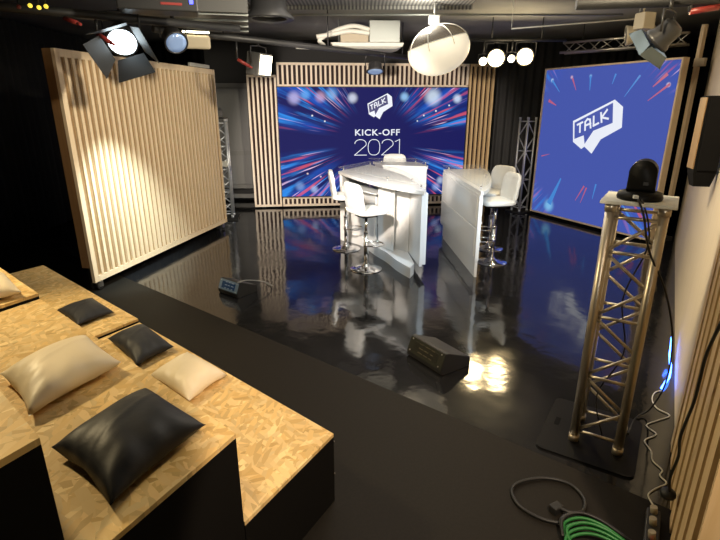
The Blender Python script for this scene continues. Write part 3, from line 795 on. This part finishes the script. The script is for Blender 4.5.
bm = B(); prism(bm, [(-.002,.004),(-.008,.005),(.026,.122),(.032,.121)], .12, .58); obj('lit_side_panel', bm, M['ply'], t)  # brown panel stands for warm light on the cabinet's side
bm = B(); box(bm, (.215,.03,.30), (.06,.03,.12), RZ(-.5)); obj('wall_bracket', bm, M['alu'], t)

# ------------------------------------------------------------------ cables and bits on the floor
bm = B(); tube(bm, smooth_path([(2.455,3.52,.17),(2.43,3.47,.10),(2.385,3.40,.085),(2.36,3.34,.04),(2.31,3.26,.055),(2.26,3.18,.02),(2.20,3.11,.03),(2.12,3.03,.014)]), .009, 8)
tag(obj('led_strip', bm, M['bluestrip']), 'glowing blue LED strip lying at the foot of the beige wall', 'light strip')
rnd = random.Random(3); wp = [(2.129,3.016),(2.05,2.99),(1.985,2.90),(1.955,2.80),(1.99,2.72),(1.90,2.668),(1.80,2.617),(1.79,2.53),(1.703,2.471),(1.69,2.38),(1.63,2.296),(1.655,2.22),(1.607,2.177),(1.62,2.12),(1.537,2.082),(1.50,2.05),(1.466,2.02),(1.45,1.96),(1.431,1.90)]
bm = B(); tube(bm, smooth_path([(x+rnd.uniform(-.015,.015),y,.006) for x, y in wp], 4), .0042, 8)
tag(obj('white_wire', bm, M['wirewhite']), 'thin white wire squiggling over the floor towards the power sockets', 'wire')
bm = B(); tube(bm, smooth_path([(1.00,1.86,.02),(.952,1.851,.014),(.867,1.881,.012),(.794,1.956,.012),(.783,2.057,.012),(.844,2.121,.012),(.987,2.151,.012),(1.102,2.107,.012),(1.134,2.009,.012),(1.093,1.924,.014),(1.02,1.90,.03),(.97,1.93,.03)]), .0085, 10)
tag(obj('coiled_cable', bm, M['rubber']), 'black cable lying in an open loop on the matte floor', 'cable')
M['rubber_loop'] = None
bm = B(); box(bm, (.965,1.935,.02), (.06,.045,.04), RZ(.5), bev=.006)
tag(obj('cable_plug', bm, M['black']), 'black plug inside the open cable loop', 'plug')
for k in range(7):
    rr = random.Random(20+k); bm = B(); dz = .012+.011*(k % 3); s = (k-3)*.018
    tube(bm, smooth_path([(.93+rr.uniform(-.02,.02),1.73+s*.6,dz),(.955,1.80+s,dz+.02),(1.04,1.822+s*1.1,dz+.03),(1.13,1.79+s,dz+.02),(1.22,1.70+s*.8,dz),(1.30,1.62+s*.6,.012)]), .0075, 8)
    o = obj('green_cable', bm, M['green'] if k < 5 else M['rubber'])
    tag(o, 'green cable in the bundle at the bottom edge' if k < 5 else 'black cable mixed into the green bundle at the bottom edge', 'cable', 'bundled floor cables')
t = thing('power_strip', 'dark power strip with pale plugs at the bottom edge near the wall', 'power strip', (1.36,1.80,0), math.radians(58))
bm = B(); box(bm, (0,0,.02), (.26,.06,.04), bev=.006); obj('housing', bm, M['charcoal'], t)
for x in (-.07,.02,.10):
    bm = B(); tube(bm, [(x,0,.04),(x,.005,.075)], .016, 14); obj('plug', bm, M['tan'], t)
bm = B(); box(bm, (-.115,0,.042), (.014,.014,.006)); obj('switch', bm, M['redled'], t)
bm = B(); tube(bm, smooth_path([(1.17,1.46,1.25),(1.255,1.60,1.05),(1.30,1.66,.90),(1.33,1.70,.78),(1.31,1.70,.62),(1.36,1.75,.48),(1.37,1.78,.34),(1.40,1.80,.24)]), .006, 8)
tag(obj('wall_cable', bm, M['rubber']), 'black cable hanging down the slatted panel at right edge', 'cable')
bm = B(); bmesh.ops.create_icosphere(bm, subdivisions=2, radius=.035); bmesh.ops.scale(bm, vec=(1,1,.8), verts=bm.verts)
bmesh.ops.translate(bm, vec=(1.40,1.81,.225), verts=bm.verts)
for f in bm.faces: f.smooth = True
tag(obj('cable_knot', bm, M['black']), 'black cable knot tied low against the slatted panel', 'cable')

# ------------------------------------------------------------------ ceiling fittings
bm = B(); box(bm, (-.1,6.2,CZ-.03), (2.9,1.1,.03)); box(bm, (-.1,6.76,CZ-.05), (2.95,.03,.07))
tag(obj('ceiling_grille', bm, M['grille']), 'dark perforated ceiling panel at top centre', 'ceiling panel')
bm = B(); tube(bm, [(-1.35,6.9,2.98),(3.3,6.9,2.98)], .014, 10)
o = obj('ceiling_conduit', bm, M['galv']); tag(o, 'thin grey conduit running across the ceiling above the pendant', 'pipe')
bm = B(); tube(bm, [(1.75,6.3,2.74),(3.05,6.0,2.80)], .008, 8); tube(bm, [(1.75,6.3,2.74),(1.75,6.3,3.1)], .004, 6); tube(bm, [(3.05,6.0,2.8),(3.05,6.0,3.1)], .004, 6)
tag(obj('ceiling_rod', bm, M['pale']), 'slim pale rod slung below the ceiling above the two bright lamps', 'rod')
# ribbed duct
t = thing('ventilation_duct', 'dark ribbed ventilation duct at top left', 'duct', (-1.85,5.55,2.80), math.radians(12))
bm = B(); box(bm, (.2,0,.12), (1.0,1.4,.44)); obj('body', bm, M['ductgrey'], t)
bm = B()
for k in range(4): box(bm, (.2,-.62+.36*k,-.105), (1.0,.03,.02))
obj('rib', bm, M['galv'], t)
bm = B()
for x in (-.2,.6): tube(bm, [(x,0,.2),(x,0,.3)], .012, 8)
obj('hanger', bm, M['black'], t)
t = thing('air_diffuser', 'round dark air diffuser with flared rim beside the ribbed duct', 'air vent', (-.95,5.75,2.78), 0)
bm = B(); lathe(bm, [(.18,-.02),(.25,-.03),(.26,-.01),(.19,.06),(.17,.32),(.165,.32),(.175,.02),(.18,-.02)], 40); obj('rim', bm, M['charcoal'], t)
bm = B(); lathe(bm, [(0,.0),(.165,.02),(.165,.03),(0,.03)], 32); obj('damper', bm, M['blackmetal'], t)
# cassette air conditioner with hoses
t = thing('air_conditioner', 'hanging air conditioning unit with white hoses above the screen', 'air conditioner', (.09,8.0,2.70), .05)
bm = B(); lathe(bm, [(0,-.03),(.42,-.03),(.50,.0),(.52,.05),(.40,.07),(0,.07)], 4, RZ(PI/4)); bmesh.ops.scale(bm, vec=(1.42,.9,.9), verts=bm.verts)
for f in bm.faces: f.smooth = False
obj('bottom_panel', bm, M['pale'], t)
bm = B(); box(bm, (.25,0,.20), (.44,.55,.29), bev=.008); obj('casing', bm, M['galv'], t)
bm = B(); box(bm, (-.18,0,.14), (.40,.5,.17), bev=.006); obj('duct_box', bm, M['tan'], t)
for k, hp in enumerate(([(.03,-.28,.22),(-.2,-.32,.26),(-.45,-.32,.20),(-.68,-.30,.08),(-.62,-.3,.0),(-.8,-.25,-.01),(-1.02,-.2,.0)], [(.03,-.30,.17),(-.25,-.34,.19),(-.5,-.33,.15),(-.72,-.32,.12)])):
    bm = B(); tube(bm, smooth_path(hp), .03, 12); obj('hose', bm, M['pale'], t)
bm = B()
for x in (-.4,.42): tube(bm, [(x,.1,.06),(x,.1,.4)], .007, 8)
obj('hanger', bm, M['galv'], t)
# pendant
t = thing('pendant_lamp', 'big oval paper pendant with white lower half hanging from the ceiling', 'pendant lamp', (.95,6.5,2.53), 0)
TL = RY(-math.radians(16))
def ell(a): return (.375*math.cos(a), .28*math.sin(a))
M['shade'] = mat('paper_shade', (.85,.80,.66), .6, emit=(1,.88,.66), estr=.45)
lo = [ell(-PI/2 + (PI/2+.32)*i/18) for i in range(19)]; lo[0] = (0, lo[0][1])
bm = B(); lathe(bm, lo, 48, TL); o = obj('lower_shade', bm, M['shade'], t); s = o.modifiers.new('thick','SOLIDIFY'); s.thickness = .004
hi = [ell(.32 + (PI/2-.32)*i/14) for i in range(15)]; hi[-1] = (0, hi[-1][1])
bm = B(); lathe(bm, hi, 48, TL); o = obj('upper_shade', bm, M['smoke'], t); s = o.modifiers.new('thick','SOLIDIFY'); s.thickness = .003
for k in range(4):
    a = PI*k/4+.35; bm = B()
    tube(bm, [TL @ Vector((1.012*ell(b)[0]*math.cos(a), 1.012*ell(b)[0]*math.sin(a), 1.012*ell(b)[1])) for b in [PI*i/24 for i in range(25)]], .005, 6); obj('rib', bm, M['pale'], t)
bm = B(); tube(bm, [TL @ Vector((.359*math.cos(a), .359*math.sin(a), .088)) for a in [2*PI*i/48 for i in range(48)]], .005, 6, True); obj('rim', bm, M['pale'], t)
bm = B(); tube(bm, [(-.07,0,.26),(-.07,0,.565)], .012, 8); box(bm, (-.07,0,.33), (.13,.08,.10), bev=.01); obj('hanger', bm, M['grey'], t)

# lighting bars
def bar(name, p0, p1, r, m, label, drops=3):
    p0, p1 = Vector(p0), Vector(p1); t = thing(name, label, 'lighting bar', p0)
    d = p1-p0; bm = B(); tube(bm, [(0,0,0), d], r, 14); obj('pipe', bm, m, t)
    for i in range(drops):
        q = d*((i+.5)/drops); bm = B(); tube(bm, [q, (q.x,q.y,CZ-p0.z)], .008, 8); obj('hanger', bm, m, t)
    return t
bar('lighting_bar', (-2.05,5.40,2.62), (1.2,8.95,2.62), .035, M['charcoal'], 'long black lighting bar slanting above the left of the stage')
bar('lighting_bar', (-3.2,3.75,2.60), (-1.2,5.4,2.62), .035, M['black'], 'black lighting bar above the slatted partition at top left', 2)
bar('lighting_bar', (1.55,7.87,2.80), (3.0,7.87,2.80), .02, M['black'], 'short black bar holding the two bright warm lamps', 2)
bar('lighting_bar', (1.35,3.45,2.50), (3.1,3.10,2.50), .035, M['black'], 'black lighting bar at top right above the foreground truss', 2)
# horizontal truss over the logo panel
t = thing('ceiling_truss', 'silver lattice truss slung horizontally above the blue logo panel', 'truss', (3.2,8.6,2.70), math.atan2(-1.2,1.25))
for y, z in ((0,0),(.18,0),(.09,.15)):
    bm = B(); tube(bm, [(0,y,z),(1.75,y,z)], .02, 10); obj('chord', bm, M['alu'], t)
for a, b in (((0,0),(.18,0)),((.18,0),(.09,.15)),((.09,.15),(0,0))):
    bm = B()
    for i in range(9): p, q = (a, b) if i % 2 == 0 else (b, a); tube(bm, [(1.75*i/9,*p),(1.75*(i+1)/9,*q)], .008, 6)
    obj('lattice', bm, M['alu'], t)
bm = B()
for x in (.3,1.4): tube(bm, [(x,.09,.15),(x,.09,.40)], .008, 8)
obj('hanger', bm, M['black'], t)

def fixture(label, loc, aim, size, lensmat, housing, doors, hang, length=1.5, square=False, doormat=None, door_len=1.3, open_ang=25, roll=0.0):
    """stage lantern: local +Z is the beam"""
    loc = Vector(loc); d = (Vector(aim)-loc).normalized()
    q = d.to_track_quat('Z', 'Y') @ RZ(roll).to_quaternion()
    t = thing('stage_light', label, 'stage light', loc, 0, 'stage lights under the ceiling')
    t.rotation_mode = 'QUATERNION'; t.rotation_quaternion = q
    L_ = size*length
    bm = B()
    if square: box(bm, (0,0,-L_/2), (size*2,size*2,L_), bev=size*.08)
    else: lathe(bm, [(0,-L_),(size*.55,-L_),(size*.8,-L_*.85),(size*.86,-L_*.3),(size*1.05,-.02),(size*1.08,0),(size*.95,.0),(size*.92,-.015),(0,-.015)], 32)
    obj('housing', bm, housing, t)
    bm = B()
    if square: box(bm, (0,0,.004), (size*1.7,size*1.7,.008))
    else: lathe(bm, [(0,.012),(size*.5,.009),(size*.9,0),(size*.9,-.012),(0,-.012)], 32)
    obj('lens', bm, lensmat, t)
    if doors:
        for k in range(4):
            R_ = RZ(PI/2*k); w0, w1, dl = size*.95, size*1.35, size*door_len
            a = math.radians(open_ang); bm = B()
            P = [(-w0,0),(w0,0),(w1,dl),(-w1,dl)]
            vv = []
            for s in (0,.004): vv.append([bm.verts.new((x, size*1.05+y*math.sin(a)+s*math.cos(a), .01+y*math.cos(a)-s*math.sin(a))) for x, y in P])
            bm.faces.new(vv[0]); bm.faces.new(vv[1][::-1])
            for i in range(4): bm.faces.new((vv[0][i],vv[1][i],vv[1][(i+1)%4],vv[0][(i+1)%4]))
            bmesh.ops.transform(bm, matrix=R_, verts=bm.verts); obj('barn_door', bm, doormat or M['black'], t)
    # yoke and clamp rod in world terms
    inv = (Matrix.Translation(loc) @ q.to_matrix().to_4x4()).inverted()
    side = (Vector((0,0,1)).cross(d)); side = side.normalized() if side.length > .05 else Vector((1,0,0))
    c = loc - d*L_*.5; up = Vector((0,0,1)); s_ = size*1.18; top = c + up*size*1.6
    bm = B(); tube(bm, [inv @ p for p in (c+side*s_, c+side*s_+up*size*1.5, top, c-side*s_+up*size*1.5, c-side*s_)], max(.007,size*.06), 8); 
    obj('yoke', bm, M['blackmetal'], t)
    if hang is not None:
        bm = B(); tube(bm, [inv @ top, inv @ Vector((top.x, top.y, max(hang, top.z+.02)))], .012, 8); obj('clamp', bm, M['blackmetal'], t)
    return t
fixture('black barn door spotlight glowing white over the slatted partition', (-2.04,4.64,2.41), (-1.62,3.35,1.35), .125, M['lampcool'], M['blackmetal'], True, 2.62, 1.5, door_len=1.5, open_ang=34, roll=.35)
fixture('dark spotlight with bluish lens just right of the glowing barn door light', (-1.68,4.95,2.44), (-1.0,4.0,1.6), .10, M['bluelens'], M['blackmetal'], False, 2.62, 1.8)
fixture('square grey floodlight with warm lit face beside the slatted backdrop', (-1.12,6.32,2.35), (.9,5.3,1.95), .125, M['lampfront'], M['ductgrey'], False, 2.62, 1.5, True)
fixture('small domed lamp with bluish front hanging before the backdrop header', (.225,7.87,2.37), (.25,7.5,1.2), .12, M['bluelens'], M['charcoal'], False, 2.62, 1.2)
for k, (p, s, lab) in enumerate([((1.98,7.8,2.55), .125, 'bright warm lamp, left of the pair beside the pendant'), ((2.40,7.8,2.57), .12, 'bright warm lamp, right of the pair next to the blue panel')]):
    fixture(lab, p, (.5,1.8,1.2), s, M['lampwarm'], M['blackmetal'], False, 2.80, 1.4)
fixture('small warm lamp glowing at the left of the bright pair', (1.80,7.82,2.51), (.4,1.8,1.2), .06, M['lampsmall'], M['blackmetal'], False, 2.80, 1.5)
fixture('small warm lamp squeezed between the bright pair', (2.21,7.82,2.545), (.5,1.8,1.2), .055, M['lampsmall'], M['blackmetal'], False, 2.80, 1.5)
fixture('black spotlight with silver barn doors above the blue logo panel', (1.82,3.33,2.27), (.85,4.4,1.0), .08, M['bluelens'], M['blackmetal'], True, 2.50, 1.7, doormat=M['silverdoor'], door_len=.85, open_ang=12, roll=.5)
fixture('tan cylindrical lantern hanging above the top edge of the blue logo panel', (2.62,5.35,2.55), (1.2,5.9,2.35), .085, M['blackmetal'], M['tan'], False, 3.1, 3.0)
# small items on the bars
def red_clamp(p, d, label, top=2.615):
    t = thing('bar_clamp', label, 'clamp', p, 0, 'red clamps on the lighting bars')
    d = Vector(d).normalized(); bm = B(); tube(bm, [(0,0,0), d*.15], .018, 12); tube(bm, [d*.15, d*.19], .012, 10); obj('grip', bm, M['red'], t)
    bm = B(); tube(bm, [(0,0,0),(0,0,top-p[2])], .012, 8); obj('stem', bm, M['blackmetal'], t)
red_clamp((-2.206,4.57,2.47), (.6,-.25,-.35), 'red clamp handle hanging just left of the glowing barn door light')
red_clamp((-2.38,4.42,2.565), (.6,-.3,-.2), 'red clamp handle at far top left of the lighting bar')
red_clamp((-1.40,6.11,2.40), (.5,.3,-.3), 'red clamp handle below the bar left of the square floodlight')
red_clamp((1.99,3.32,2.435), (.8,-.2,.12), 'red clamp handle on the bar at top right', 2.5)
bm = B(); box(bm, (-1.52,5.1,2.58), (.26,.16,.14), RZ(.5), bev=.02)
t = thing('lamp_ballast', 'small grey box with a bright edge under the ribbed duct', 'box', (-1.62,5.35,2.50), .35)
bm.free(); bm = B(); box(bm, (0,0,0), (.26,.16,.12), RX(.25), bev=.02); obj('casing', bm, M['tan'], t)
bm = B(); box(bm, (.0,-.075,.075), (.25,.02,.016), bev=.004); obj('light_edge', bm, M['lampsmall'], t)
bm = B(); tube(bm, [(0,0,.05),(0,0,.20)], .01, 8); obj('stem', bm, M['blackmetal'], t)
bm = B(); box(bm, (2.60,5.0,2.63), (.13,.12,.14), RZ(.3), bev=.008); tube(bm, [(2.58,5.0,2.7),(2.58,5.0,3.1)], .01, 8)
tag(obj('junction_box', bm, M['tan']), 'tan junction box hanging at top right beside the silver barn doors', 'box')
t = thing('control_box', 'black box with red strip and blue indicator at top left', 'control box', (-1.62,4.45,2.68), .3)
bm = B(); box(bm, (0,0,0), (.6,.25,.14), bev=.01); obj('casing', bm, M['black'], t)
bm = B(); box(bm, (.25,-.128,.0), (.03,.008,.03)); obj('indicator', bm, M['blueled'], t)
bm = B(); box(bm, (.10,-.128,-.02), (.16,.006,.018)); obj('stripe', bm, M['red'], t)
for x in (-.2,.2):
    bm = B(); tube(bm, [(x,0,.07),(x,0,.42)], .008, 8); obj('hanger', bm, M['blackmetal'], t)
for k, (x, z) in enumerate(((-2.30,2.560),(-2.24,2.548),(-2.19,2.555),(-2.38,2.552))):
    t = thing('string_bulb', 'yellow bulb of the small cluster glowing at top left' if k < 3 else 'reddish bulb left of the yellow cluster at top left', 'bulb', (x,3.85,z), 0, 'string bulbs at top left')
    bm = B(); bmesh.ops.create_icosphere(bm, subdivisions=2, radius=.015)
    for f in bm.faces: f.smooth = True
    obj('globe', bm, M['yellowled'] if k < 3 else M['red'], t)
    bm = B(); tube(bm, [(0,0,.02),(0,0,CZ-z)], .004, 6); obj('cord', bm, M['rubber'], t)

# ------------------------------------------------------------------ lights
def spot(name, loc, aim, watts, ang, col, blend=.5, rad=.08):
    l = bpy.data.lights.new(name, 'SPOT'); l.energy = watts; l.spot_size = math.radians(ang); l.spot_blend = blend; l.color = col; l.shadow_soft_size = rad
    o = bpy.data.objects.new(name, l); COL.objects.link(o); o.location = loc
    o.rotation_mode = 'QUATERNION'; o.rotation_quaternion = (Vector(aim)-Vector(loc)).to_track_quat('-Z', 'Y'); return o
def area(name, loc, aim, watts, size, col):
    l = bpy.data.lights.new(name, 'AREA'); l.energy = watts; l.size = size; l.color = col
    o = bpy.data.objects.new(name, l); COL.objects.link(o); o.location = loc
    o.rotation_mode = 'QUATERNION'; o.rotation_quaternion = (Vector(aim)-Vector(loc)).to_track_quat('-Z', 'Y'); return o
def point(name, loc, watts, col, rad=.06):
    l = bpy.data.lights.new(name, 'POINT'); l.energy = watts; l.color = col; l.shadow_soft_size = rad
    o = bpy.data.objects.new(name, l); COL.objects.link(o); o.location = loc; return o
spot('partition_spot', (-1.92,4.86,2.16), (-2.68,5.60,.45), 400, 58, (.80,.97,1), 1.0, .05)
spot('desk_key', (1.72,3.43,2.2), (.75,6.3,.7), 340, 46, (.68,.85,1), .6, .08)
spot('desk_cool', (-1.80,4.45,2.25), (.45,6.2,.55), 95, 34, (.42,.74,1), .5, .06)
spot('desk_front', (-.9,1.2,3.0), (.7,6.3,.55), 70, 31, (1,.95,.85), .5, .12)
spot('backdrop_wash', (-.6,3.0,2.12), (.15,9.5,1.0), 1250, 46, (1,.86,.73), .3, .10)
spot('partition_wash', (.6,3.2,2.95), (-2.5,6.3,1.3), 540, 70, (1,.88,.68), .7, .12)
spot('riser_key', (-3.4,3.0,3.0), (-1.6,2.0,.6), 330, 92, (1,.79,.44), .6, .12)
spot('riser_fill', (-.9,-.9,3.0), (-1.45,1.7,.6), 120, 50, (1,.82,.50), .8, .15)
spot('floor_spill', (1.1,.2,3.0), (.66,2.0,0), 420, 54, (1,.78,.56), .12, .05)
spot('wall_wash', (.3,2.6,3.0), (3.0,4.4,1.0), 330, 80, (1,.82,.54), .7, .12)
for p in ((1.98,7.70,2.55),(2.40,7.70,2.57)):
    spot('warm_par', p, (.9,3.0,.0), 45, 70, (1,.74,.36), .5, .16)
    point('warm_glow', (p[0],p[1]-.12,p[2]), 11, (1,.80,.5), .1)
point('ceiling_fill', (.75,6.35,2.82), 24, (1,.92,.78), .05)  # unseen point light added above the pendant to brighten the ceiling
area('ambient_fill', (.6,4.6,3.04), (.6,4.6,0), 45, 2.4, (1,.93,.82))  # unseen soft area light added as general fill
spot('ceiling_wash', (.4,-.6,2.3), (.2,7.0,3.1), 130, 76, (1,.94,.82), .8, .2)  # unseen spot behind the camera, added to lift the dark ceiling
w = bpy.data.worlds.new('world'); SC.world = w; w.use_nodes = True
w.node_tree.nodes['Background'].inputs[0].default_value = (.5,.5,.55,1); w.node_tree.nodes['Background'].inputs[1].default_value = .03

SC.view_settings.view_transform = 'Standard'; SC.view_settings.look = 'None'; SC.view_settings.gamma = 1; SC.view_settings.exposure = 0
SC.view_settings.use_curve_mapping = False
